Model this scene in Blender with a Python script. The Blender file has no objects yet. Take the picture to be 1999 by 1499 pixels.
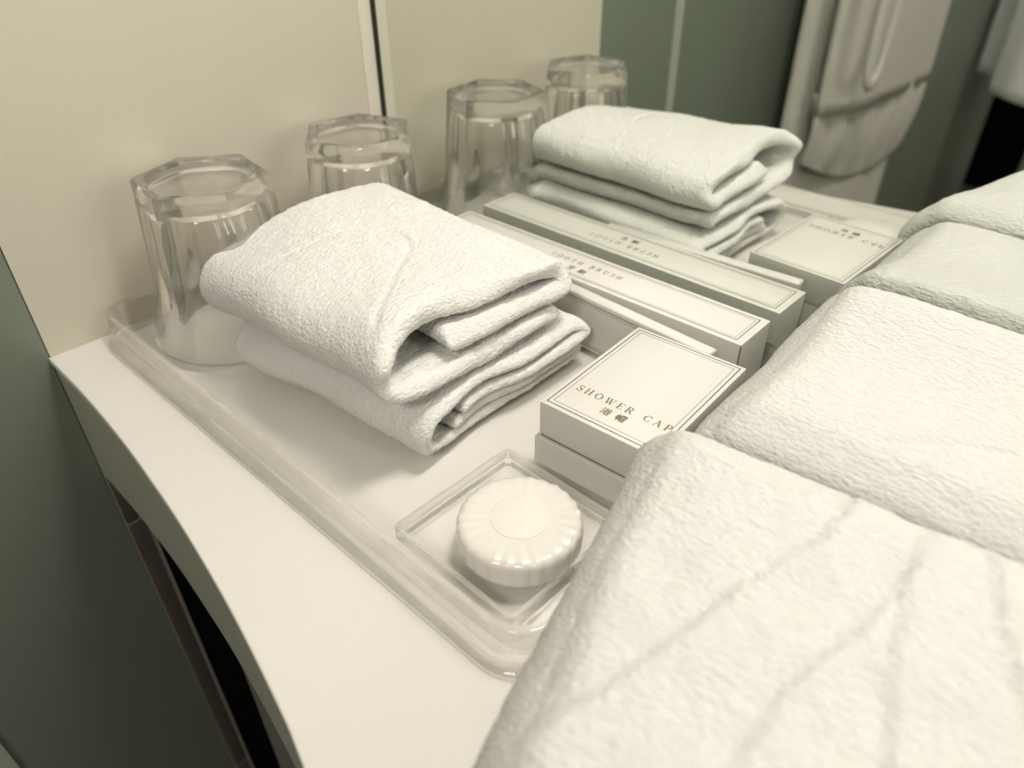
import bpy, bmesh, math
import numpy as np
from mathutils import Vector, Matrix

# ------------------------------------------------------------------ camera
scene = bpy.context.scene
COL = scene.collection
YAW, PITCH, ROLL = -0.7507, 0.6258, -0.009
CAM = Vector((0.4277, -0.3271, 0.2289))
FOCAL_PX = 1431.0
fw = Vector((math.sin(YAW) * math.cos(PITCH), math.cos(YAW) * math.cos(PITCH), -math.sin(PITCH)))
rt = fw.cross(Vector((0, 0, 1))).normalized()
up = rt.cross(fw)
rt2 = rt * math.cos(ROLL) + up * math.sin(ROLL)
up2 = -rt * math.sin(ROLL) + up * math.cos(ROLL)
cd = bpy.data.cameras.new('camera')
cd.sensor_width = 36.0
cd.lens = FOCAL_PX / 1999.0 * 36.0
cd.clip_start = 0.01
cd.dof.use_dof = True
cd.dof.focus_distance = 0.33
cd.dof.aperture_fstop = 7.0
cam = bpy.data.objects.new('camera', cd)
COL.objects.link(cam)
cam.matrix_world = Matrix(((rt2.x, up2.x, -fw.x, CAM.x), (rt2.y, up2.y, -fw.y, CAM.y),
                           (rt2.z, up2.z, -fw.z, CAM.z), (0, 0, 0, 1)))
scene.camera = cam

# ------------------------------------------------------------------ world, lamps, exposure
w = bpy.data.worlds.new('world')
scene.world = w
w.use_nodes = True
w.node_tree.nodes['Background'].inputs[0].default_value = (1.0, 0.95, 0.85, 1)
w.node_tree.nodes['Background'].inputs[1].default_value = 0.02


def area(name, loc, target, power, size, col=(1.0, 0.95, 0.885), shape='DISK', size_y=None):
    l = bpy.data.lights.new(name, 'AREA')
    l.shape = shape
    l.size = size
    if size_y:
        l.size_y = size_y
    l.energy = power
    l.color = col
    o = bpy.data.objects.new(name, l)
    COL.objects.link(o)
    o.location = loc
    o.rotation_euler = (Vector(target) - Vector(loc)).to_track_quat('-Z', 'Y').to_euler()
    return o


# lamp over the mirror, tube lamp at the mirror's right side, and an unseen overhead light added as fill
area('vanity_lamp', (0.36, -0.07, 0.72), (0.30, -0.16, 0.0), 2.25, 0.13)
area('mirror_side_tube', (1.10, -0.10, 0.46), (0.0, -0.17, 0.05), 1.7, 0.08, shape='RECTANGLE', size_y=0.5)
area('overhead_fill_light', (0.85, -1.45, 1.32), (0.45, -0.5, 0.0), 15.0, 0.45)

vs = scene.view_settings
vs.view_transform = 'Standard'
vs.look = 'None'
vs.gamma = 1.0
vs.use_curve_mapping = False
vs.exposure = -0.09
scene.cycles.use_denoising = True
scene.cycles.max_bounces = 10
scene.cycles.transmission_bounces = 8
scene.cycles.transparent_max_bounces = 16
scene.cycles.glossy_bounces = 6
scene.cycles.diffuse_bounces = 4
scene.cycles.blur_glossy = 0.3
scene.cycles.sample_clamp_indirect = 30.0
scene.cycles.use_light_tree = False
scene.cycles.use_adaptive_sampling = True
scene.cycles.adaptive_threshold = 0.05

# ------------------------------------------------------------------ materials


def nodes(name):
    m = bpy.data.materials.new(name)
    m.use_nodes = True
    nt = m.node_tree
    b = nt.nodes['Principled BSDF']
    return m, nt, b


def plain(name, col, rough=0.5, spec=0.5, metal=0.0, bump=None, vary=None, coat=0.0):
    m, nt, b = nodes(name)
    b.inputs['Base Color'].default_value = (*col, 1)
    b.inputs['Roughness'].default_value = rough
    b.inputs['Specular IOR Level'].default_value = spec
    b.inputs['Metallic'].default_value = metal
    b.inputs['Coat Weight'].default_value = coat
    b.inputs['Coat Roughness'].default_value = 0.1
    tc = nt.nodes.new('ShaderNodeTexCoord')
    if vary:
        sc_, amt = vary
        n = nt.nodes.new('ShaderNodeTexNoise')
        n.inputs['Scale'].default_value = sc_
        n.inputs['Detail'].default_value = 4
        nt.links.new(tc.outputs['Object'], n.inputs['Vector'])
        r = nt.nodes.new('ShaderNodeValToRGB')
        r.color_ramp.elements[0].position = 0.3
        r.color_ramp.elements[1].position = 0.7
        r.color_ramp.elements[0].color = (*[c * (1 - amt) for c in col], 1)
        r.color_ramp.elements[1].color = (*[min(1, c * (1 + amt)) for c in col], 1)
        nt.links.new(n.outputs['Fac'], r.inputs['Fac'])
        nt.links.new(r.outputs['Color'], b.inputs['Base Color'])
    if bump:
        sc_, st, dist = bump
        n = nt.nodes.new('ShaderNodeTexNoise')
        n.inputs['Scale'].default_value = sc_
        n.inputs['Detail'].default_value = 3
        nt.links.new(tc.outputs['Object'], n.inputs['Vector'])
        bp = nt.nodes.new('ShaderNodeBump')
        bp.inputs['Strength'].default_value = st
        bp.inputs['Distance'].default_value = dist
        nt.links.new(n.outputs['Fac'], bp.inputs['Height'])
        nt.links.new(bp.outputs['Normal'], b.inputs['Normal'])
    return m


def clear(name, col, ior, straight):
    """clear body: part of the light goes straight through, the rest is bent and mirrored"""
    m, nt, b = nodes(name)
    b.inputs['Base Color'].default_value = (*col, 1)
    b.inputs['Roughness'].default_value = 0.0
    b.inputs['IOR'].default_value = ior
    b.inputs['Transmission Weight'].default_value = 1.0
    tr = nt.nodes.new('ShaderNodeBsdfTransparent')
    tr.inputs[0].default_value = (*col, 1)
    gl = nt.nodes.new('ShaderNodeBsdfGlossy')
    gl.inputs['Roughness'].default_value = 0.02
    fr = nt.nodes.new('ShaderNodeFresnel')
    fr.inputs['IOR'].default_value = ior
    thin = nt.nodes.new('ShaderNodeMixShader')
    ge = nt.nodes.new('ShaderNodeNewGeometry')
    inv = nt.nodes.new('ShaderNodeMath')
    inv.operation = 'SUBTRACT'
    inv.inputs[0].default_value = 1.0
    nt.links.new(ge.outputs['Backfacing'], inv.inputs[1])
    ml = nt.nodes.new('ShaderNodeMath')
    ml.operation = 'MULTIPLY'
    nt.links.new(fr.outputs[0], ml.inputs[0])
    nt.links.new(inv.outputs[0], ml.inputs[1])
    nt.links.new(ml.outputs[0], thin.inputs[0])
    nt.links.new(tr.outputs[0], thin.inputs[1])
    nt.links.new(gl.outputs[0], thin.inputs[2])
    mx = nt.nodes.new('ShaderNodeMixShader')
    mx.inputs[0].default_value = straight
    nt.links.new(b.outputs[0], mx.inputs[1])
    nt.links.new(thin.outputs[0], mx.inputs[2])
    nt.links.new(mx.outputs[0], nt.nodes['Material Output'].inputs['Surface'])
    return m


def terry(name, col, rows_axis='X', rows=620.0):
    """white terry cloth: fine looped pile drawn out in rows"""
    m, nt, b = nodes(name)
    b.inputs['Base Color'].default_value = (*col, 1)
    b.inputs['Roughness'].default_value = 1.0
    b.inputs['Specular IOR Level'].default_value = 0.1
    tc = nt.nodes.new('ShaderNodeTexCoord')
    mp = nt.nodes.new('ShaderNodeMapping')
    k = {'X': (0.55, 1.0, 1.0), 'Y': (1.0, 0.55, 1.0), 'Z': (1.0, 1.0, 0.55)}[rows_axis]
    mp.inputs['Scale'].default_value = k
    nt.links.new(tc.outputs['Object'], mp.inputs['Vector'])
    nz = nt.nodes.new('ShaderNodeTexNoise')
    nz.inputs['Scale'].default_value = rows
    nz.inputs['Detail'].default_value = 1.5
    nt.links.new(mp.outputs['Vector'], nz.inputs['Vector'])
    bp = nt.nodes.new('ShaderNodeBump')
    bp.inputs['Strength'].default_value = 0.8
    bp.inputs['Distance'].default_value = 0.0013
    nt.links.new(nz.outputs['Fac'], bp.inputs['Height'])
    nt.links.new(bp.outputs['Normal'], b.inputs['Normal'])
    return m


M = {}
M['wall'] = plain('cream_wall_paint', (0.605, 0.565, 0.45), 0.45, 0.4, vary=(3.0, 0.03))
M['trim'] = plain('pale_edge_strip', (0.72, 0.68, 0.56), 0.5, 0.4)
M['counter'] = plain('white_solid_surface', (0.77, 0.745, 0.685), 0.22, 0.5, vary=(6.0, 0.012))
M['apron'] = plain('grey_green_front', (0.38, 0.39, 0.315), 0.4, 0.4)  # one even tone, darker and greener than the worktop
M['panel'] = plain('grey_green_back_painted_glass', (0.185, 0.215, 0.168), 0.35, 0.45, vary=(2.2, 0.10))
M['panel_edge'] = plain('pale_green_glass_edge', (0.42, 0.44, 0.38), 0.3, 0.5)
M['dark_gap'] = plain('dark_sealant', (0.035, 0.036, 0.026), 0.6, 0.3)
M['tile'] = plain('grey_brown_tile', (0.105, 0.088, 0.075), 0.5, 0.4, vary=(40, 0.08))
M['grout'] = plain('pale_grout', (0.33, 0.30, 0.25), 0.8, 0.2)
M['black'] = plain('painted_recess_shade', (0.006, 0.006, 0.006), 0.8, 0.05)  # paints in the darkness of the doorway and the under-counter recess
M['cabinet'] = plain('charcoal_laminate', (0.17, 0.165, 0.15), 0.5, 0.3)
M['wood'] = plain('dark_brown_wood', (0.010, 0.007, 0.006), 0.5, 0.3, vary=(12, 0.25))
M['room'] = plain('warm_grey_paint', (0.70, 0.67, 0.60), 0.8, 0.2)
M['floor'] = plain('dark_floor_tile', (0.30, 0.28, 0.25), 0.4, 0.4)
M['mirror'] = plain('silvered_glass', (0.88, 0.91, 0.86), 0.0, 0.5, metal=1.0)
M['acrylic'] = clear('clear_acrylic', (1.0, 0.997, 0.985), 1.47, 0.45)
M['sheet'] = clear('clear_acrylic_sheet', (1.0, 1.0, 1.0), 1.18, 0.995)
M['glass'] = clear('clear_glass', (1.0, 0.997, 0.985), 1.5, 0.15)
M['paper'] = plain('ivory_carton', (0.69, 0.675, 0.62), 0.55, 0.3, bump=(900, 0.1, 0.0002))
M['ink'] = plain('bronze_print', (0.22, 0.17, 0.09), 0.5, 0.4)
M['ink_dark'] = plain('dark_bronze_print', (0.085, 0.065, 0.04), 0.5, 0.4)
M['towel'] = terry('white_terry', (0.735, 0.725, 0.69), 'Y', 760)
M['towel_big'] = terry('white_bath_terry', (0.655, 0.645, 0.61), 'X', 680)
M['robe'] = terry('off_white_robe_terry', (0.64, 0.61, 0.55), 'Z', 300)
M['hand_towel'] = terry('bright_white_terry', (0.93, 0.92, 0.90), 'Z', 300)
M['soap'] = plain('pearl_soap_wrap', (0.82, 0.79, 0.72), 0.32, 0.5, coat=0.6)
M['sticker'] = plain('ivory_sticker', (0.81, 0.775, 0.705), 0.5, 0.4)

# ------------------------------------------------------------------ helpers


def mesh_obj(name, verts, faces, mat, parent=None, smooth=False, angle=None):
    me = bpy.data.meshes.new(name)
    me.from_pydata([tuple(map(float, v)) for v in verts], [], faces)
    me.update()
    if mat:
        me.materials.append(M[mat] if isinstance(mat, str) else mat)
    if smooth:
        me.polygons.foreach_set('use_smooth', [True] * len(me.polygons))
        if angle:
            me.set_sharp_from_angle(angle=math.radians(angle))
    o = bpy.data.objects.new(name, me)
    COL.objects.link(o)
    if parent:
        o.parent = parent
    return o


def empty(name, loc=(0, 0, 0), rz=0.0):
    o = bpy.data.objects.new(name, None)
    o.empty_display_size = 0.02
    COL.objects.link(o)
    o.location = loc
    o.rotation_euler = (0, 0, rz)
    return o


def tag(o, label, cat, group=None):
    o['label'] = label
    o['category'] = cat
    if group:
        o['group'] = group
    return o


def struct(o):
    o['kind'] = 'structure'
    return o


def box(name, x0, x1, y0, y1, z0, z1, mat, parent=None, bevel=0.0, seg=2):
    bm = bmesh.new()
    bmesh.ops.create_cube(bm, size=1.0)
    for v in bm.verts:
        v.co = Vector((x0 + (v.co.x + .5) * (x1 - x0), y0 + (v.co.y + .5) * (y1 - y0), z0 + (v.co.z + .5) * (z1 - z0)))
    if bevel:
        bmesh.ops.bevel(bm, geom=bm.edges[:], offset=bevel, segments=seg, profile=0.6, affect='EDGES')
    me = bpy.data.meshes.new(name)
    bm.to_mesh(me)
    bm.free()
    me.materials.append(M[mat])
    if bevel:
        me.polygons.foreach_set('use_smooth', [True] * len(me.polygons))
        me.set_sharp_from_angle(angle=math.radians(40))
    o = bpy.data.objects.new(name, me)
    COL.objects.link(o)
    if parent:
        o.parent = parent
    return o


def extrude_poly(name, pts, z0, z1, mat, parent=None, bevel=0.0):
    """prism over a plan outline, counter-clockwise"""
    bm = bmesh.new()
    vs_ = [bm.verts.new((x, y, z0)) for x, y in pts]
    f = bm.faces.new(vs_)
    r = bmesh.ops.extrude_face_region(bm, geom=[f])
    for v in [g for g in r['geom'] if isinstance(g, bmesh.types.BMVert)]:
        v.co.z = z1
    bmesh.ops.recalc_face_normals(bm, faces=bm.faces[:])
    if bevel:
        ed = [e for e in bm.edges if all(abs(v.co.z - z1) < 1e-7 for v in e.verts)]
        bmesh.ops.bevel(bm, geom=ed, offset=bevel, segments=3, profile=0.6, affect='EDGES')
    me = bpy.data.meshes.new(name)
    bm.to_mesh(me)
    bm.free()
    me.materials.append(M[mat])
    me.polygons.foreach_set('use_smooth', [True] * len(me.polygons))
    me.set_sharp_from_angle(angle=math.radians(35))
    o = bpy.data.objects.new(name, me)
    COL.objects.link(o)
    if parent:
        o.parent = parent
    return o


def rng_hash(ix, iy, iz, seed):
    h = (ix.astype(np.int64) * 374761393 + iy.astype(np.int64) * 668265263 + iz.astype(np.int64) * 2147483647 + seed * 1274126177) & 0xFFFFFFFF
    h = ((h ^ (h >> 13)) * 1274126177) & 0xFFFFFFFF
    h = h ^ (h >> 16)
    return (h & 0xFFFF) / 32767.5 - 1.0


def vnoise(P, scale, seed=0):
    Q = P * scale
    i = np.floor(Q)
    f = Q - i
    f = f * f * (3 - 2 * f)
    i = i.astype(np.int64)
    out = 0
    for dx in (0, 1):
        for dy in (0, 1):
            for dz in (0, 1):
                wgt = (f[:, 0] if dx else 1 - f[:, 0]) * (f[:, 1] if dy else 1 - f[:, 1]) * (f[:, 2] if dz else 1 - f[:, 2])
                out = out + wgt * rng_hash(i[:, 0] + dx, i[:, 1] + dy, i[:, 2] + dz, seed)
    return out


def catmull(pts, n=24):
    P = np.array(pts, float)
    P = np.vstack([2 * P[0] - P[1], P, 2 * P[-1] - P[-2]])
    out = []
    for k in range(1, len(P) - 2):
        p0, p1, p2, p3 = P[k - 1], P[k], P[k + 1], P[k + 2]
        for t in np.linspace(0, 1, n, endpoint=False):
            out.append(.5 * ((2 * p1) + (-p0 + p2) * t + (2 * p0 - 5 * p1 + 4 * p2 - p3) * t * t + (-p0 + 3 * p1 - 3 * p2 + p3) * t ** 3))
    out.append(P[-2])
    return np.array(out)


def resample(P, ds):
    d = np.r_[0, np.cumsum(np.linalg.norm(np.diff(P, axis=0), axis=1))]
    n = max(4, int(d[-1] / ds))
    s = np.linspace(0, d[-1], n)
    return np.stack([np.interp(s, d, P[:, k]) for k in range(P.shape[1])], 1)


def smoothstep(a, b, x):
    t = np.clip((x - a) / (b - a), 0, 1)
    return t * t * (3 - 2 * t)


def ribbon_towel(name, path, thick, length, ds, dw, mat, deform, fuzz, seed, parent=None):
    """a cloth of real thickness folded along `path` (a, b) and swept along its width; deform maps
    the local (w, a, b) array to world points"""
    C = resample(catmull(path), ds)
    T = np.gradient(C, axis=0)
    T /= np.linalg.norm(T, axis=1)[:, None]
    N = np.stack([-T[:, 1], T[:, 0]], 1)
    n = len(C)
    hem = np.minimum(np.arange(n), np.arange(n)[::-1]) * ds
    t = thick * .5 * np.sqrt(np.clip(1 - (1 - np.clip(hem / (thick * .5), 0, 1)) ** 2, 0.02, 1))
    K = max(8, int(length / dw))
    W = np.linspace(0, length, K)
    edge = np.minimum(W, length - W)
    te = np.sqrt(np.clip(1 - (1 - np.clip(edge / (thick * .5), 0, 1)) ** 2, 0.03, 1))
    loop = 2 * n
    V = np.empty((K, loop, 3))
    for k in range(K):
        up_ = C + N * (t * te[k])[:, None]
        dn_ = C - N * (t * te[k])[:, None]
        prof = np.vstack([up_, dn_[::-1]])
        V[k, :, 0] = W[k]
        V[k, :, 1:] = prof
    V = V.reshape(-1, 3)
    Wd = deform(V.copy())
    idx = np.arange(K * loop).reshape(K, loop)
    j = np.arange(loop)
    jn = (j + 1) % loop
    f = np.stack([idx[:-1][:, j], idx[:-1][:, jn], idx[1:][:, jn], idx[1:][:, j]], -1).reshape(-1, 4)
    i0 = np.arange(n - 1)
    caps = []
    for row, flip in ((idx[0], False), (idx[-1], True)):
        q = np.stack([row[i0], row[loop - 1 - i0], row[loop - 2 - i0], row[i0 + 1]], -1)
        caps.append(q[:, ::-1] if flip else q)
    F = np.vstack([f] + caps)
    # pile: push every vertex along its normal by fine noise
    G = Wd.reshape(K, loop, 3)
    du = np.roll(G, -1, 1) - np.roll(G, 1, 1)
    dv = np.gradient(G, axis=0)
    nn = np.cross(du, dv)
    nn /= np.linalg.norm(nn, axis=2)[:, :, None] + 1e-12
    nn = nn.reshape(-1, 3)
    rs = np.random.RandomState(seed)
    d = fuzz * (0.55 * rs.uniform(-1, 1, len(Wd)) + 0.6 * vnoise(Wd, 420, seed) + 0.6 * vnoise(Wd, 190, seed + 5))
    Wd = Wd - nn * d[:, None]
    me = bpy.data.meshes.new(name)
    me.vertices.add(len(Wd))
    me.vertices.foreach_set('co', Wd.astype(np.float32).ravel())
    me.loops.add(len(F) * 4)
    me.loops.foreach_set('vertex_index', F.astype(np.int32).ravel())
    me.polygons.add(len(F))
    me.polygons.foreach_set('loop_start', (np.arange(len(F)) * 4).astype(np.int32))
    me.polygons.foreach_set('use_smooth', np.ones(len(F), bool))
    me.update(calc_edges=True)
    me.validate()
    me.materials.append(M[mat])
    o = bpy.data.objects.new(name, me)
    COL.objects.link(o)
    bm = bmesh.new()
    bm.from_mesh(me)
    bmesh.ops.recalc_face_normals(bm, faces=bm.faces[:])
    bm.to_mesh(me)
    bm.free()
    if parent:
        o.parent = parent
    return o


def seg_dist(X, Y, poly):
    """signed-less distance of plan points to a polyline and the side it lies on"""
    best = np.full(X.shape, 1e9)
    side = np.zeros(X.shape)
    for (x0, y0), (x1, y1) in zip(poly[:-1], poly[1:]):
        dx, dy = x1 - x0, y1 - y0
        L2 = dx * dx + dy * dy
        t = np.clip(((X - x0) * dx + (Y - y0) * dy) / L2, 0, 1)
        d = np.hypot(X - x0 - t * dx, Y - y0 - t * dy)
        s = np.sign((X - x0) * dy - (Y - y0) * dx)
        m = d < best
        best[m] = d[m]
        side[m] = s[m]
    return best, side


# ------------------------------------------------------------------ the setting
D = 0.2518            # depth of the cream side wall from the mirror
struct(box('wall_left', -0.03, 0.0, -D, 0.006, -0.85, 1.40, 'wall'))
struct(box('edge_strip', 0.0, 0.0008, -0.0112, -0.0015, 0.0004, 1.40, 'trim'))  # strip a little paler than the wall, next to the mirror edge
struct(box('trim_2', 0.0002, 0.0042, -0.0005, 0.006, 0.0, 1.40, 'dark_gap'))
# grey-green panels continuing the side wall towards the room, with a pale joint
struct(box('wall_panel', -0.03, 0.0, -0.3725, -D - 0.0006, -0.85, 1.40, 'panel'))
struct(box('trim_3', -0.03, 0.0025, -0.3855, -0.3727, -0.85, 1.40, 'panel_edge'))
struct(box('door_1', -0.03, -0.001, -1.985, -0.3857, -0.85, 1.40, 'panel'))
# doorway past the panels, its darkness painted as black walls
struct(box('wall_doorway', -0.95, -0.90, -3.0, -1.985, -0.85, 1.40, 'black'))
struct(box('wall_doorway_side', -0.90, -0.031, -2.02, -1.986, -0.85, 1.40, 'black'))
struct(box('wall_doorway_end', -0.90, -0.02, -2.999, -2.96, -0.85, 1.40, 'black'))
struct(box('floor', -0.95, 2.0, -3.0, 0.03, -0.90, -0.85, 'floor'))
struct(box('ceiling', -0.95, 2.0, -3.0, 0.03, 1.40, 1.45, 'room'))
struct(box('wall_back', -0.95, 2.0, -3.05, -3.0, -0.85, 1.40, 'room'))
struct(box('wall_right', 2.0, 2.05, -3.0, 0.03, -0.85, 1.40, 'room'))
struct(box('wall_front', -0.03, 2.0, 0.0125, 0.06, -0.85, 1.40, 'wall'))

mir = box('mirror', 0.0042, 1.75, 0.0, 0.006, 0.0, 1.25, 'mirror')
tag(mir, 'large wall mirror behind the counter reflecting the towels, boxes and robe', 'mirror')

# counter with a bowed front edge
front = [(0.0, -.2530), (.05, -.2538), (.10, -.2565), (.14, -.2602), (.18, -.2648), (.23, -.2725), (.2754, -.2815), (.2995, -.2875),
         (.36, -.305), (.45, -.333), (.60, -.375), (.80, -.41), (1.0, -.42), (1.3, -.40), (1.75, -.36)]
fc = catmull(front, 10)
cnt = empty('vanity_counter', (0.6, -0.2, -0.09))
tag(cnt, 'white vanity counter with a bowed front edge and grey-green apron', 'counter')


def child_fix(o, par):
    o.parent = par
    o.matrix_parent_inverse = Matrix.Translation(-Vector(par.location))
    return o


top_pts = [(x, y) for x, y in fc] + [(1.75, -0.0002), (0.0005, -0.0002)]
child_fix(extrude_poly('worktop', top_pts, -0.004, 0.0, 'counter', bevel=0.0012), cnt)
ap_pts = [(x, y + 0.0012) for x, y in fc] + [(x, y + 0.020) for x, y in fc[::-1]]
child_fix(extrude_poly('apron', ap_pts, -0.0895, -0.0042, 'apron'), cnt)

# under the counter: tiled return, pale edge bead, recess shade painted black and a charcoal cabinet front
ut = empty('tiled_return', (0.0, -0.246, -0.85))
for k, (z0, z1) in enumerate(((-0.1335, -0.0915), (-0.455, -0.1355), (-0.848, -0.457))):
    child_fix(box('tile', 0.0005, 0.0035, -0.2515, -0.2405, z0, z1, 'tile', bevel=0.0003), ut)
for k, z0 in enumerate((-0.1355, -0.457)):
    child_fix(box('grout', 0.0005, 0.0031, -0.2513, -0.2406, z0, z0 + 0.002, 'grout'), ut)
child_fix(box('edge_bead', 0.0005, 0.0045, -0.2405, -0.2385, -0.848, -0.0915, 'grout'), ut)
tag(ut, 'narrow grey-brown tiled strip under the counter beside the green panel', 'tile strip')
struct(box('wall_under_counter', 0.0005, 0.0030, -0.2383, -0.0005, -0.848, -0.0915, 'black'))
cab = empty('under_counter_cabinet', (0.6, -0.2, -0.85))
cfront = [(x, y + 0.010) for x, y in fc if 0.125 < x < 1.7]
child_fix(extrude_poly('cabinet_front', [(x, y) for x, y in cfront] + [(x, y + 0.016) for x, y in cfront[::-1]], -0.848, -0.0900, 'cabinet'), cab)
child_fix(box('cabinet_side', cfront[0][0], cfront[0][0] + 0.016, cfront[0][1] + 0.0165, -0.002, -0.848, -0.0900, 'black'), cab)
tag(cab, 'charcoal cabinet in shadow beneath the counter edge', 'cabinet')

# ------------------------------------------------------------------ clear tray


def rrect(x0, x1, y0, y1, r, n=10):
    pts = []
    for cx, cy, a0 in ((x1 - r, y0 + r, -90), (x1 - r, y1 - r, 0), (x0 + r, y1 - r, 90), (x0 + r, y0 + r, 180)):
        for k in range(n + 1):
            a = math.radians(a0 + 90 * k / n)
            pts.append((cx + r * math.cos(a), cy + r * math.sin(a)))
    return pts


def loft_closed(name, rings, mat, parent=None, angle=35):
    """rings of equal length stacked into a closed skin, first and last ring filled"""
    n = len(rings[0])
    verts = [v for r in rings for v in r]
    faces = []
    for k in range(len(rings) - 1):
        for i in range(n):
            j = (i + 1) % n
            faces.append((k * n + i, k * n + j, (k + 1) * n + j, (k + 1) * n + i))
    faces.append(tuple(range(n))[::-1])
    faces.append(tuple((len(rings) - 1) * n + i for i in range(n)))
    o = mesh_obj(name, verts, faces, mat, parent, True, angle)
    bm = bmesh.new()
    bm.from_mesh(o.data)
    bmesh.ops.recalc_face_normals(bm, faces=bm.faces[:])
    bm.to_mesh(o.data)
    bm.free()
    o.data.set_sharp_from_angle(angle=math.radians(angle))
    return o


def tray_ring(dx0, dx1, dy0, dy1, r, z):
    # outline insets measured from the rim's outer rectangle
    return [(x, y, z) for x, y in rrect(0.0025 + dx0, 0.334 - dx1, -0.2215 + dy0, -0.0012 - dy1, r, 10)]


TH = 0.0195
rings = [
    tray_ring(.0005, -.0030, -.0035, .0004, .020, 0.0002),
    tray_ring(.0000, -.0042, -.0048, .0000, .021, 0.0012),
    tray_ring(.0000, -.0042, -.0048, .0000, .021, 0.0034),
    tray_ring(.0000, -.0028, -.0032, .0000, .020, 0.0048),
    tray_ring(.0000, -.0004, -.0004, .0000, .018, 0.0054),
    tray_ring(.0000, .0000, .0000, .0000, .0175, TH - .0011),
    tray_ring(.0004, .0004, .0004, .0003, .0172, TH - .0003),
    tray_ring(.0012, .0012, .0012, .0008, .0165, TH),
    tray_ring(.0024, .0024, .0024, .0014, .0155, TH),
    tray_ring(.0032, .0032, .0032, .0019, .0147, TH - .0003),
    tray_ring(.0036, .0036, .0036, .0022, .0143, TH - .0011),
    tray_ring(.0040, .0042, .0042, .0024, .0135, 0.0052),
    tray_ring(.0048, .0050, .0050, .0027, .0125, 0.0040),
    tray_ring(.0064, .0066, .0066, .0033, .0110, 0.0032),
    tray_ring(.0064, .0066, .0066, .0033, .0110, 0.0002),
]


def loft_ring(name, rings_, mat, parent, angle):
    n = len(rings_[0])
    k_ = len(rings_)
    verts = [v for r in rings_ for v in r]
    faces = []
    for k in range(k_):
        kn = (k + 1) % k_
        for i in range(n):
            j = (i + 1) % n
            faces.append((k * n + i, k * n + j, kn * n + j, kn * n + i))
    o = mesh_obj(name, verts, faces, mat, parent, True, angle)
    bm = bmesh.new()
    bm.from_mesh(o.data)
    bmesh.ops.recalc_face_normals(bm, faces=bm.faces[:])
    bm.to_mesh(o.data)
    bm.free()
    o.data.set_sharp_from_angle(angle=math.radians(angle))
    return o


tray = empty('amenity_tray', (0, 0, 0))
loft_ring('tray_rim', rings, 'acrylic', tray, 50)
extrude_poly('tray_base', [(x, y) for x, y, z in tray_ring(.0064, .0066, .0066, .0033, .0110, 0)], 0.0004, 0.0032, 'sheet', tray)
tag(tray, 'clear acrylic amenity tray with rounded corners on the white counter', 'tray')
FLOOR = 0.0034

# ------------------------------------------------------------------ tumblers, upside down


def tumbler(name, loc, phase):
    H = 0.0912
    na = 120
    th = np.arange(na) * 2 * np.pi / na
    hexa = 0.0305 / np.cos((th % (np.pi / 3)) - np.pi / 6)
    hexa = np.minimum(hexa, 0.0348)

    def outer(z, inset=0.0):
        hw = smoothstep(0.002, 0.032, np.array(z))
        s = 1 + (0.20 * (1 - z / H))
        return (1 - hw) * 0.0455 + hw * hexa * s - inset

    rings_ = []
    cen = np.cos(th), np.sin(th)

    def ring(r, z):
        r = np.broadcast_to(r, th.shape)
        rings_.append(np.stack([r * cen[0], r * cen[1], np.full(na, z)], 1))

    # inner bowl from its centre down to the mouth
    inn = [(0.0006, .0795), (.010, .0795), (.019, .0793), (.0245, .0786), (.0275, .0768), (.0288, .0735), (.0302, .065), (.0332, .048),
           (.0366, .030), (.0403, .012), (.0425, .003), (.0429, .0012)]
    for r, z in inn:
        ring(r, z)
    ring(.0437, .0003)
    ring(.0447, .0003)
    for z in (.0012, .0035, .008, .015, .022, .030, .040, .050, .062, .074, .084, .0892):
        ring(outer(z), z)
    ring(outer(H - .001, .0004), H - .0008)
    ring(outer(H, .0013), H)
    ring(.0282, H)
    ring(.0272, H - .0006)
    ring(.0258, H - .0017)
    ring(.0150, H - .0019)
    ring(.0006, H - .0019)
    rg = [[tuple(v) for v in r] for r in rings_]
    o = loft_closed(name, rg, 'glass', angle=22)
    o.location = loc
    o.rotation_euler = (0, 0, phase)
    return o


g1 = tumbler('glass_tumbler', (0.0535, -0.1636, FLOOR + .0002), math.radians(-8))
tag(g1, 'clear six-sided glass tumbler standing upside down, nearest the counter edge', 'glass', 'upturned tumblers along the cream wall')
g2 = tumbler('glass_tumbler', (0.0530, -0.0605, FLOOR + .0002), math.radians(22))
tag(g2, 'clear six-sided glass tumbler upside down beside the mirror corner, behind the folded washcloths', 'glass', 'upturned tumblers along the cream wall')

# ------------------------------------------------------------------ lettering
SER = 0.10


def L(*pts, w=0.13):
    return (pts, w)


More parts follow.
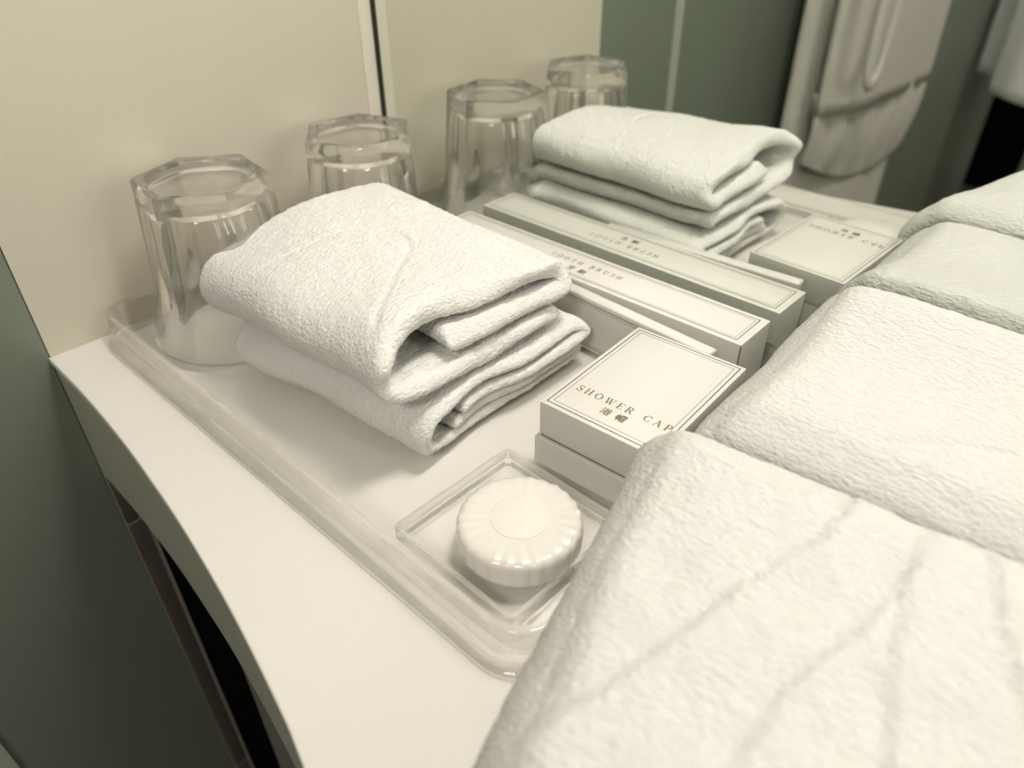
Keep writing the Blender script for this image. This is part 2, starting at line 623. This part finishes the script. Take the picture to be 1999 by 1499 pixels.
GLYPH = {
    'S': (0.62, [L((.53, .80), (.46, .93), (.30, .98), (.14, .92), (.08, .78), (.14, .62), (.32, .52), w=.08), L((.32, .54), (.48, .44), (.56, .27), w=.16), L((.56, .27), (.48, .08), (.30, .02), (.14, .06), (.07, .24), w=.08), L((.53, .72), (.53, .98), w=.04), L((.07, .02), (.07, .28), w=.04)]),
    'H': (0.86, [L((.18, .02), (.18, .98), w=.15), L((.68, .02), (.68, .98), w=.15), L((.18, .52), (.68, .52), w=.06), L((.05, .98), (.31, .98), w=.05), L((.55, .98), (.81, .98), w=.05), L((.05, .02), (.31, .02), w=.05), L((.55, .02), (.81, .02), w=.05)]),
    'O': (0.90, [L((.45, .98), (.25, .92), (.12, .70), w=.08), L((.13, .74), (.10, .5), (.13, .26), w=.15), L((.12, .30), (.25, .08), (.45, .02), (.65, .08), (.78, .30), w=.08), L((.77, .26), (.80, .5), (.77, .74), w=.15), L((.78, .70), (.65, .92), (.45, .98), w=.08)]),
    'W': (1.12, [L((.14, .98), (.36, .02), w=.14), L((.36, .02), (.56, .82), w=.06), L((.52, .98), (.74, .02), w=.14), L((.74, .02), (.97, .98), w=.06), L((.02, .98), (.28, .98), w=.05), L((.42, .98), (.66, .98), w=.05), L((.86, .98), (1.08, .98), w=.05)]),
    'E': (0.68, [L((.17, .02), (.17, .98), w=.15), L((.05, .98), (.58, .98), w=.05), L((.05, .02), (.62, .02), w=.05), L((.17, .51), (.46, .51), w=.05), L((.58, .98), (.58, .78), w=.05), L((.62, .02), (.62, .24), w=.05), L((.46, .40), (.46, .62), w=.05)]),
    'R': (0.82, [L((.17, .02), (.17, .98), w=.15), L((.05, .98), (.40, .98), w=.05), L((.40, .98), (.56, .92), (.61, .76), (.56, .58), (.40, .50), w=.11), L((.17, .50), (.40, .50), w=.05), L((.36, .50), (.70, .02), w=.14), L((.05, .02), (.31, .02), w=.05), L((.62, .02), (.82, .02), w=.05)]),
    'C': (0.80, [L((.70, .78), (.58, .94), (.42, .98), (.24, .90), (.13, .70), w=.08), L((.14, .74), (.10, .5), (.14, .26), w=.15), L((.13, .30), (.24, .10), (.42, .02), (.60, .08), (.72, .26), w=.08), L((.70, .70), (.70, .98), w=.05)]),
    'A': (0.88, [L((.12, .02), (.42, .96), w=.06), L((.40, .98), (.72, .02), w=.15), L((.24, .36), (.58, .36), w=.05), L((.01, .02), (.24, .02), w=.05), L((.58, .02), (.86, .02), w=.05)]),
    'P': (0.70, [L((.17, .02), (.17, .98), w=.15), L((.05, .98), (.40, .98), w=.05), L((.40, .98), (.55, .90), (.60, .72), (.55, .54), (.40, .46), w=.11), L((.17, .46), (.40, .46), w=.05), L((.05, .02), (.31, .02), w=.05)]),
    'T': (0.78, [L((.39, .02), (.39, .98), w=.15), L((.06, .98), (.72, .98), w=.05), L((.06, .98), (.06, .74), w=.05), L((.72, .98), (.72, .74), w=.05), L((.25, .02), (.53, .02), w=.05)]),
    'B': (0.72, [L((.17, .02), (.17, .98), w=.15), L((.05, .98), (.38, .98), (.52, .88), (.54, .74), (.48, .60), (.36, .53), w=.09), L((.17, .53), (.38, .53), (.56, .44), (.60, .27), (.54, .10), (.38, .02), (.05, .02), w=.09)]),
    'U': (0.84, [L((.17, .98), (.17, .30), w=.15), L((.17, .32), (.24, .09), (.42, .02), (.60, .09), (.66, .32), w=.08), L((.66, .30), (.66, .98), w=.07), L((.04, .98), (.30, .98), w=.05), L((.55, .98), (.78, .98), w=.05)]),
    ' ': (0.55, []),
    # bath
    '\u6d74': (1.0, [L((.10, .92), (.22, .82)), L((.05, .64), (.17, .55)), L((.06, .08), (.16, .22), (.24, .40)), L((.48, .95), (.42, .82), (.33, .73)), L((.72, .95), (.80, .83), (.93, .74)), L((.62, .78), (.52, .60), (.33, .43)), L((.62, .74), (.74, .58), (.95, .44)), L((.45, .38), (.45, .04)), L((.45, .37), (.80, .37), (.80, .04)), L((.45, .08), (.80, .08))]),
    # cap
    '\u5e3d': (1.0, [L((.08, .72), (.08, .22)), L((.08, .72), (.38, .72), (.38, .26), (.32, .24)), L((.23, .95), (.23, .03)), L((.48, .94), (.48, .58)), L((.48, .93), (.94, .93), (.94, .58)), L((.60, .82), (.82, .82), w=.09), L((.60, .70), (.82, .70), w=.09), L((.54, .52), (.54, .03)), L((.54, .52), (.88, .52), (.88, .03)), L((.54, .36), (.88, .36), w=.09), L((.54, .21), (.88, .21), w=.09), L((.54, .06), (.88, .06), w=.09)]),
    # tooth
    '\u7259': (1.0, [L((.14, .90), (.88, .90)), L((.32, .88), (.24, .56)), L((.10, .55), (.94, .55)), L((.64, .90), (.64, .08), (.50, .03)), L((.60, .54), (.40, .28), (.10, .10))]),
    # brush
    '\u5237': (1.0, [L((.12, .90), (.56, .90), (.56, .70)), L((.12, .70), (.56, .70)), L((.14, .90), (.14, .50), (.04, .10)), L((.24, .50), (.24, .12)), L((.24, .50), (.56, .50), (.56, .16), (.50, .14)), L((.40, .66), (.40, .03)), L((.72, .80), (.72, .26)), L((.92, .95), (.92, .06), (.82, .04))]),
}


def lettering(name, lines, mat, parent, z):
    """flat printed strokes; lines = [(text, centre x, baseline y, height, tracking)]"""
    verts, faces = [], []
    for text, cx, by_, h, track in lines:
        total = sum(GLYPH[c][0] * h for c in text) + track * (len(text) - 1)
        x = cx - total / 2
        for c in text:
            adv, strokes = GLYPH[c]
            for si, (pts, wd) in enumerate(strokes):
                P = [Vector((x + px * h, by_ + py * h)) for px, py in pts]
                hw = wd * h * .5
                for a, b in zip(P[:-1], P[1:]):
                    d = (b - a).normalized()
                    nrm = Vector((-d.y, d.x)) * hw
                    e = d * min(hw, 0.03 * h)
                    k = len(verts)
                    zz = z + 0.000002 * (si % 4)
                    for q in (a - e - nrm, b + e - nrm, b + e + nrm, a - e + nrm):
                        verts.append((q.x, q.y, zz))
                    faces.append((k, k + 1, k + 2, k + 3))
            x += adv * h + track
    return mesh_obj(name, verts, faces, mat, parent)


def frame_line(name, x0, x1, y0, y1, w_, z, mat, parent):
    v, f = [], []
    for a, b, c, d in ((x0, x1, y0, y0 + w_), (x0, x1, y1 - w_, y1), (x0, x0 + w_, y0 + w_, y1 - w_), (x1 - w_, x1, y0 + w_, y1 - w_)):
        k = len(v)
        v += [(a, c, z), (b, c, z), (b, d, z), (a, d, z)]
        f.append((k, k + 1, k + 2, k + 3))
    return mesh_obj(name, v, f, mat, parent)


# ------------------------------------------------------------------ cartons
# toothbrush carton: local origin at its back right bottom corner
tb = empty('toothbrush_box', (0.3065, -0.0048, FLOOR), 0.0064)
BW, BL, BH = 0.0308, 0.215, 0.0333
box('carton', -BL, 0, -BW, 0, 0, BH, 'paper', tb, bevel=0.0005)
frame_line('outer_border', -BL + .0035, -.0040, -BW + .0030, -.0030, .00042, BH + .00006, 'ink_dark', tb)
frame_line('inner_border', -BL + .0052, -.0057, -BW + .0047, -.0047, .00022, BH + .00006, 'ink', tb)
lettering('lettering', [('TOOTH BRUSH', -.1080, -.0148, .0039, .0017), ('\u7259\u5237', -.1085, -.0232, .0048, .0030)], 'ink', tb, BH + .00007)
box('corner_flap_edge', -.00045, .0001, -BW - .0001, -BW + .0004, .001, BH - .0008, 'ink', tb)
tag(tb, 'long ivory toothbrush carton lying against the mirror, printed TOOTH BRUSH', 'box')

# slim carton standing on its long edge in front of it
tn = empty('slim_carton', (0.2990, -0.0440, FLOOR), -0.066)
TL, TT, THh = 0.128, 0.0075, 0.0320
box('carton', -TL, 0, -TT, 0, 0, THh, 'paper', tn, bevel=0.0011, seg=3)
for nm, z0, wd, mt in (('border_line', THh - .0030, .00042, 'ink_dark'), ('border_line', THh - .0045, .00024, 'ink'), ('border_line', .0022, .00042, 'ink_dark'), ('border_line', .0038, .00024, 'ink')):
    box(nm, -TL + .003, -.003, -TT - .00005, -TT + .0002, z0, z0 + wd, mt, tn)
tag(tn, 'slim ivory carton standing on its long edge between toothbrush and shower cap boxes', 'box')


def cap_box(name, loc, rz, h, text):
    e = empty(name, loc, rz)
    SL, SW = 0.0575, 0.0789
    # body with a lift-off lid
    box('carton', 0.0011, SL - .0011, -SW + .0011, -.0011, 0, h - .0004, 'paper', e, bevel=0.0004)
    box('lid', 0, SL, -SW, 0, .0016, h, 'paper', e, bevel=0.0005)
    frame_line('outer_border', .0019, SL - .0019, -SW + .0022, -.0019, .00042, h + .00006, 'ink_dark', e)
    frame_line('inner_border', .0040, SL - .0040, -SW + .0044, -.0040, .00024, h + .00006, 'ink', e)
    lettering('lettering', [('SHOWER CAP', .0300, -.0622, .0043, .0014), ('\u6d74\u5e3d', .0297, -.0692, .0046, .0026)], 'ink', e, h + .00007)
    return e


cb2 = cap_box('shower_cap_box', (0.2600, -0.0582, FLOOR), 0.0476, 0.0160, True)
tag(cb2, 'lower ivory shower cap box, beneath the printed one and next to the soap dish', 'box', 'stacked shower cap boxes')
cb1 = cap_box('shower_cap_box', (0.2617, -0.0569, FLOOR + .0166), 0.0476, 0.0186, True)
tag(cb1, 'upper ivory box printed SHOWER CAP in bronze with a double border', 'box', 'stacked shower cap boxes')

# ------------------------------------------------------------------ soap dish and soap
sd = empty('soap_dish', (0.2855, -0.1770, FLOOR), -0.02)
hs = 0.0335


def sq(h_, z, r=.003):
    return [(x, y, z) for x, y in rrect(-h_, h_, -h_, h_, r, 4)]


loft_ring('dish_rim', [sq(hs - .0005, 0.0001), sq(hs, .0006), sq(hs, .0064), sq(hs - .0004, .0070), sq(hs - .0020, .0070, .0022), sq(hs - .0024, .0064, .002), sq(hs - .0027, .0022, .002), sq(hs - .0033, .0017, .002), sq(hs - .0033, .0001, .002)], 'acrylic', sd, 40)
extrude_poly('dish_base', [(x, y) for x, y, z in sq(hs - .0033, 0, .002)], .0002, .0017, 'sheet', sd)
tag(sd, 'small square clear acrylic dish holding the round soap', 'soap dish')

sp = empty('wrapped_soap', (0.2925, -0.1785, FLOOR + .0026), 0.3)
na = 288
th = np.arange(na) * 2 * np.pi / na
pl = 26
saw = 2 * ((th * pl / (2 * np.pi)) % 1.0) - 1
rip = 1 - np.abs(saw)
rip2 = np.abs(np.sin(th * 5.3 + 1.0)) * .5 + .5
prof = [(0.0008, .0004, 0), (.019, .0002, 0), (.0232, .0006, .3), (.0246, .0018, .6), (.0251, .004, .8), (.0252, .0080, .8), (.0251, .0108, .9), (.0247, .0123, 1.0), (.0238, .0132, 1.0), (.0222, .0137, 1.0), (.0200, .0140, .8), (.0172, .0141, .55), (.0140, .0142, .25), (.0122, .0142, .05), (.006, .0142, 0), (.0008, .0142, 0)]
rg = []
for r, z, a in prof:
    rr = r + a * (-.00055 + .0006 * rip * rip2)
    zz = z + a * .00035 * (rip - .5) * rip2
    rg.append([(rr[k] * math.cos(th[k]), rr[k] * math.sin(th[k]), zz[k]) for k in range(na)])
loft_closed('pleated_wrapper', rg, 'soap', sp, angle=60)
st = [[(r * math.cos(t), r * math.sin(t), z) for t in np.arange(64) * 2 * np.pi / 64] for r, z in ((.0118, .0138), (.0118, .01435), (.0114, .0145), (.0005, .0145))]
loft_closed('round_sticker', st, 'sticker', sp, angle=40)
tag(sp, 'round white soap in a pleated wrapper lying in the clear dish', 'soap')

# ------------------------------------------------------------------ folded washcloths
def wash_path(Dp, H, gap=.045):
    return [(gap, H * .56), (Dp * .55, H * .575), (Dp - .016, H * .60), (Dp - .0065, H * .66), (Dp - .0045, H * .78), (Dp - .010, H * .885), (Dp - .022, H * .90),
            (Dp * .5, H * .905), (.022, H * .895), (.0085, H * .80), (.0036, H * .5), (.009, H * .19), (.024, H * .10), (Dp * .5, H * .095),
            (Dp - .018, H * .10), (Dp - .007, H * .17), (Dp - .006, H * .28), (Dp - .015, H * .345), (Dp * .5, H * .335), (.024, H * .33)]


def plump_path(Dp, H, gap):
    return [(gap, H * .50), (Dp * .55, H * .515), (Dp - .022, H * .49), (Dp - .010, H * .53), (Dp - .006, H * .66), (Dp - .010, H * .80), (Dp - .024, H * .862),
            (Dp * .5, H * .87), (.024, H * .86), (.010, H * .76), (.0048, H * .5), (.010, H * .24), (.026, H * .14), (Dp * .5, H * .135), (Dp - .010, H * .14)]


def place(V, x0, y0, z0, rz, cx, cy):
    X = x0 + V[:, 0]
    Y = y0 + V[:, 1]
    c, s = math.cos(rz), math.sin(rz)
    return np.stack([cx + c * (X - cx) - s * (Y - cy), cy + s * (X - cx) + c * (Y - cy), z0 + V[:, 2]], 1)


def deform_low(V):
    u = V[:, 0] / .142
    a = V[:, 1] / .128
    P = place(V, .090, -.184, FLOOR + .0003, 0.075, .16, -.12)
    hgt = V[:, 2] / .032
    P[:, 2] -= .0055 * hgt * (1 - smoothstep(0, .5, u)) * (1 - smoothstep(0, .5, a)) + .001 * hgt
    P[:, 2] += hgt * (.0012 * vnoise(P, 28, 3)) - .003 * hgt * smoothstep(.7, 1, u) + .0008
    P[:, 0] += .004 * vnoise(np.stack([P[:, 1], P[:, 2] * 3, P[:, 0] * 0], 1), 30, 8) * smoothstep(.8, 1, u) * 1.4
    P[:, 1] += .003 * vnoise(np.stack([P[:, 0], P[:, 2] * 2, P[:, 0] * 0], 1), 25, 9)
    P[:, 0] -= .006 * u * (1 - np.clip(a, 0, 1))
    P[:, 1] += .005 * u * (1 - np.clip(a, 0, 1))
    P[:, 2] = np.maximum(P[:, 2], FLOOR + .0004)
    return P


def deform_top(V):
    u = V[:, 0] / .150
    a = V[:, 1] / .130
    P = place(V, .076, -.1925, .0350, -0.01, .155, -.128)
    hgt = np.clip(V[:, 2] / .035, 0, 1)
    # sags at its right near corner, plump in the middle
    P[:, 2] += hgt * (.0035 * np.sin(np.pi * np.clip(a, 0, 1)) * (1 - .3 * u) + .0020 * vnoise(P, 24, 13))
    P[:, 2] += .0045 * hgt * (1 - smoothstep(0, .6, u)) * smoothstep(.4, 1, a)
    P[:, 2] += (.004 * smoothstep(.5, 1.0, u) - .0045 * (1 - smoothstep(0, .5, u))) * (1 - smoothstep(.0, .5, a))
    P[:, 0] += .004 * (1 - u)
    P[:, 1] += .003 * u * (1 - smoothstep(0, .5, a))
    P[:, 0] += (.0045 * vnoise(np.stack([P[:, 1], P[:, 2] * 3, P[:, 0] * 0], 1), 32, 18)) * smoothstep(.75, 1, u)
    P[:, 0] += -.008 * smoothstep(.8, 1, u) * smoothstep(.25, .9, hgt) * np.exp(-((a - .42) / .25) ** 2)
    P[:, 1] += .0025 * vnoise(np.stack([P[:, 0], P[:, 2] * 2, P[:, 0] * 0], 1), 25, 19)
    # woven arc border line on the top face
    arc = [(.118, -.197), (.122, -.176), (.124, -.155), (.125, -.137), (.129, -.122), (.141, -.112), (.155, -.112), (.166, -.120), (.184, -.145), (.198, -.161), (.212, -.178)]
    d, sd_ = seg_dist(P[:, 0], P[:, 1], arc)
    topm = smoothstep(.6, .8, V[:, 2] / .035)
    P[:, 2] -= topm * .0009 * np.exp(-(d / .0012) ** 2)
    return P


wl = ribbon_towel('folded_washcloth', wash_path(.128, .0305, .03), .0070, .142, .0012, .0012, 'towel', deform_low, .00040, 1)
tag(wl, 'folded white terry washcloth at the bottom of the small pile, lying in the tray', 'towel', 'washcloths in the tray')
wt = ribbon_towel('folded_washcloth', plump_path(.130, .035, .045), .0094, .150, .0012, .0012, 'towel', deform_top, .00042, 2)
tag(wt, 'folded white terry washcloth on top of the small pile beside the upturned glasses', 'towel', 'washcloths in the tray')

# ------------------------------------------------------------------ big folded towels at the right
def big_path(Dp, H):
    return [(Dp - .03, H * .56), (Dp * .5, H * .57), (.050, H * .585), (.036, H * .60), (.031, H * .64), (.040, H * .66), (Dp * .5, H * .66), (Dp - .05, H * .665), (Dp - .018, H * .70),
            (Dp - .010, H * .78), (Dp - .018, H * .86), (Dp * .6, H * .885), (.040, H * .885), (.018, H * .80), (.0085, H * .55), (.016, H * .24), (.035, H * .115), (Dp * .5, H * .115), (Dp - .03, H * .115)]


def deform_B(V):
    L_ = .124
    P = np.stack([.3265 + V[:, 1], -.1275 + V[:, 0], .0005 + V[:, 2]], 1)
    u = V[:, 0] / L_
    hgt = np.clip(V[:, 2] / .066, 0, 1)
    P[:, 2] += hgt * (.0018 * vnoise(P, 22, 31))
    P[:, 2] -= .006 * hgt * (1 - smoothstep(0, .16, u)) - .007 * hgt * smoothstep(.5, 1, u)
    P[:, 0] += .003 * vnoise(P * [0, 1, 1], 24, 35) - .004 * smoothstep(.5, 1, u)
    arc = [(.365, -.135), (.372, -.128), (.378, -.12), (.398, -.098), (.413, -.089), (.429, -.083), (.46, -.075)]
    d, s_ = seg_dist(P[:, 0], P[:, 1], arc)
    P[:, 2] -= smoothstep(.75, .9, hgt) * .0010 * np.exp(-(d / .0018) ** 2)
    P[:, 2] = np.maximum(P[:, 2], .0005)
    P[:, 1] = np.minimum(P[:, 1], -.0012)
    P[:, 1] *= 1 - .5 * np.clip(P[:, 0] - .335, 0, 1)
    return P


def deform_A(V):
    L_ = .148
    u = V[:, 0] / L_
    P = place(np.stack([V[:, 1], V[:, 0], V[:, 2]], 1), .3190, -.2825, .0005, 0.07, .335, -.145)
    hgt = np.clip(V[:, 2] / .070, 0, 1)
    P[:, 2] += hgt * (.0022 * vnoise(P, 20, 41) + .0008 * vnoise(P, 70, 42))
    P[:, 2] -= .005 * hgt * (1 - smoothstep(0, .12, 1 - u)) + .004 * hgt * (1 - smoothstep(0, .15, u))
    P[:, 0] += .003 * vnoise(P * [0, 1, 1], 24, 45) - .003 * u + .033 * (1 - u) * (1 - .5 * smoothstep(.0, .25, V[:, 1]))
    for poly, amp, wd in PLEATS:
        d, s_ = seg_dist(P[:, 0], P[:, 1], poly)
        P[:, 2] += smoothstep(.75, .9, hgt) * amp * np.where(s_ > 0, np.exp(-d / (2.2 * wd)), -.55 * np.exp(-(d / (.8 * wd)) ** 2))
    P[:, 2] = np.maximum(P[:, 2], .0005)
    return P


PLEATS = [
    ([(.367, -.262), (.375, -.246), (.381, -.220), (.386, -.192), (.395, -.159), (.395, -.139)], .0011, .006),
    ([(.408, -.233), (.408, -.214), (.413, -.194), (.417, -.170), (.417, -.151)], .0011, .006),
    ([(.432, -.215), (.423, -.187), (.417, -.157)], .0010, .0055),
    ([(.450, -.181), (.438, -.156), (.432, -.137)], .0010, .0055),
]
tB = ribbon_towel('folded_towel', big_path(.28, .066), .0145, .124, .0019, .0015, 'towel_big', deform_B, .00034, 3)
tag(tB, 'folded white terry towel against the mirror, to the right of the cartons', 'towel', 'big towels right of the tray')
tA = ribbon_towel('folded_towel', big_path(.28, .070), .0155, .148, .0019, .0015, 'towel_big', deform_A, .00036, 4)
tag(tA, 'big creased white terry towel in the foreground, closest to the viewer', 'towel', 'big towels right of the tray')

# ------------------------------------------------------------------ robe and towel seen in the mirror


def sheet(name, cols, rows, fn, thick, mat, parent=None):
    """draped cloth of real thickness: fn(u, v) gives the outer surface, the back follows it"""
    U, Vv = np.meshgrid(np.linspace(0, 1, cols), np.linspace(0, 1, rows))
    P = fn(U, Vv)
    du = np.gradient(P, axis=1)
    dv = np.gradient(P, axis=0)
    n = np.cross(du, dv)
    n /= np.linalg.norm(n, axis=2)[:, :, None] + 1e-12
    if n[:, :, 0].mean() < 0:
        n = -n
    B = P - n * thick
    verts = np.vstack([P.reshape(-1, 3), B.reshape(-1, 3)])
    idx = np.arange(rows * cols).reshape(rows, cols)
    N = rows * cols
    f = []
    for r in range(rows - 1):
        for c in range(cols - 1):
            f.append((idx[r, c], idx[r, c + 1], idx[r + 1, c + 1], idx[r + 1, c]))
            f.append((N + idx[r, c], N + idx[r + 1, c], N + idx[r + 1, c + 1], N + idx[r, c + 1]))
    rim = list(idx[0]) + list(idx[1:, -1]) + list(idx[-1, -2::-1]) + list(idx[-2:0:-1, 0])
    for a, b in zip(rim, rim[1:] + rim[:1]):
        f.append((a, N + a, N + b, b))
    o = mesh_obj(name, verts, [tuple(int(i) for i in q) for q in f], mat, parent, True)
    bm = bmesh.new()
    bm.from_mesh(o.data)
    bmesh.ops.recalc_face_normals(bm, faces=bm.faces[:])
    bm.to_mesh(o.data)
    bm.free()
    return o


def folds(y, z, k, ph, amp):
    return amp * (np.sin(k * y + ph + 1.5 * np.sin(3 * z)) + .5 * np.sin(2.3 * k * y + 2.1 * ph - 2 * z))


rb = empty('bathrobe', (0.0, -0.80, -0.70))


def body(u, v):
    z = .80 - 1.45 * v
    half = .11 + .105 * smoothstep(0, .5, v) + .02 * v
    cy = -.862 - .01 * v
    y = cy + (u - .5) * 2 * half
    x = .018 + .048 * np.sqrt(np.clip(np.sin(np.pi * u), 0, 1)) + folds(y, z, 22, .4, .004) * np.sin(np.pi * u)
    return np.stack([x, y, z], 2)


def flap(u, v):
    # outer front panel with its slanting lower hem
    y = -1.06 + u * .42
    zb = -.045 - .028 * (1 - u) + .0 * u
    z = .78 + (zb - .78) * v
    y = -.82 + (y + .82) * (.55 + .45 * smoothstep(0, .5, v))
    x = .083 + folds(y, z, 16, 1.3, .004) - .016 * (2 * u - 1) ** 4
    return np.stack([x, y, z], 2)


def pouch(u, v):
    # gathered cloth hanging below the front panel
    y = -1.075 + u * .43
    zb = -.172 + .060 * np.clip(u, 0, 1) ** 3 - .012 * np.sin(np.pi * u)
    z = -.02 + (zb + .02) * v
    x = .068 + .008 * np.sin(np.pi * v) + folds(y, z, 78, .9, .0045) * np.sin(np.pi * np.clip(v * .8 + .2, 0, 1)) - .012 * (2 * u - 1) ** 4
    return np.stack([x, y, z], 2)


child_fix(sheet('robe_body', 60, 90, body, .012, 'robe'), rb)
child_fix(sheet('front_panel', 44, 50, flap, .008, 'robe'), rb)
child_fix(sheet('gathered_skirt', 70, 30, pouch, .008, 'robe'), rb)
# a sash loop
sl = []
loop_c = catmull([(.106, -.70, .30), (.110, -.685, .10), (.112, -.675, .02), (.112, -.657, .0), (.110, -.640, .02), (.108, -.640, .12), (.104, -.655, .32)], 12)
vv, ff = [], []
for k, c in enumerate(loop_c):
    t_ = loop_c[min(k + 1, len(loop_c) - 1)] - loop_c[max(k - 1, 0)]
    t_ = Vector(t_).normalized()
    n1 = t_.cross(Vector((1, 0, 0))).normalized()
    n2 = t_.cross(n1)
    for a in range(8):
        q = Vector(c) + n1 * .010 * math.cos(a * math.pi / 4) + n2 * .004 * math.sin(a * math.pi / 4)
        vv.append(q)
    if k:
        for a in range(8):
            b = (a + 1) % 8
            ff.append(((k - 1) * 8 + a, (k - 1) * 8 + b, k * 8 + b, k * 8 + a))
child_fix(mesh_obj('sash_loop', vv, ff, 'robe', None, True), rb)
tag(rb, 'pale terry bathrobe hanging on the green wall, seen in the mirror', 'robe')

ht = empty('hanging_towel', (0.12, -1.70, -0.20))


def hang(x0, x1, ybase, zb, ph):
    def fn(u, v):
        x = x0 + (x1 - x0) * u
        z = .62 + (zb - .62) * v + .012 * np.cos(np.pi * u * 2) * v
        y = ybase + folds(x, z, 30, ph, .008) + .015 * np.sin(np.pi * u)
        return np.stack([x, y, z], 2)
    return fn


child_fix(sheet('front_layer', 40, 40, hang(.050, .32, -1.62, -.215, .4), .012, 'hand_towel'), ht)
child_fix(sheet('back_layer', 40, 40, hang(.004, .30, -1.68, -.190, 1.6), .012, 'hand_towel'), ht)
tag(ht, 'white towel hanging by the dark doorway, upper right in the mirror', 'towel')
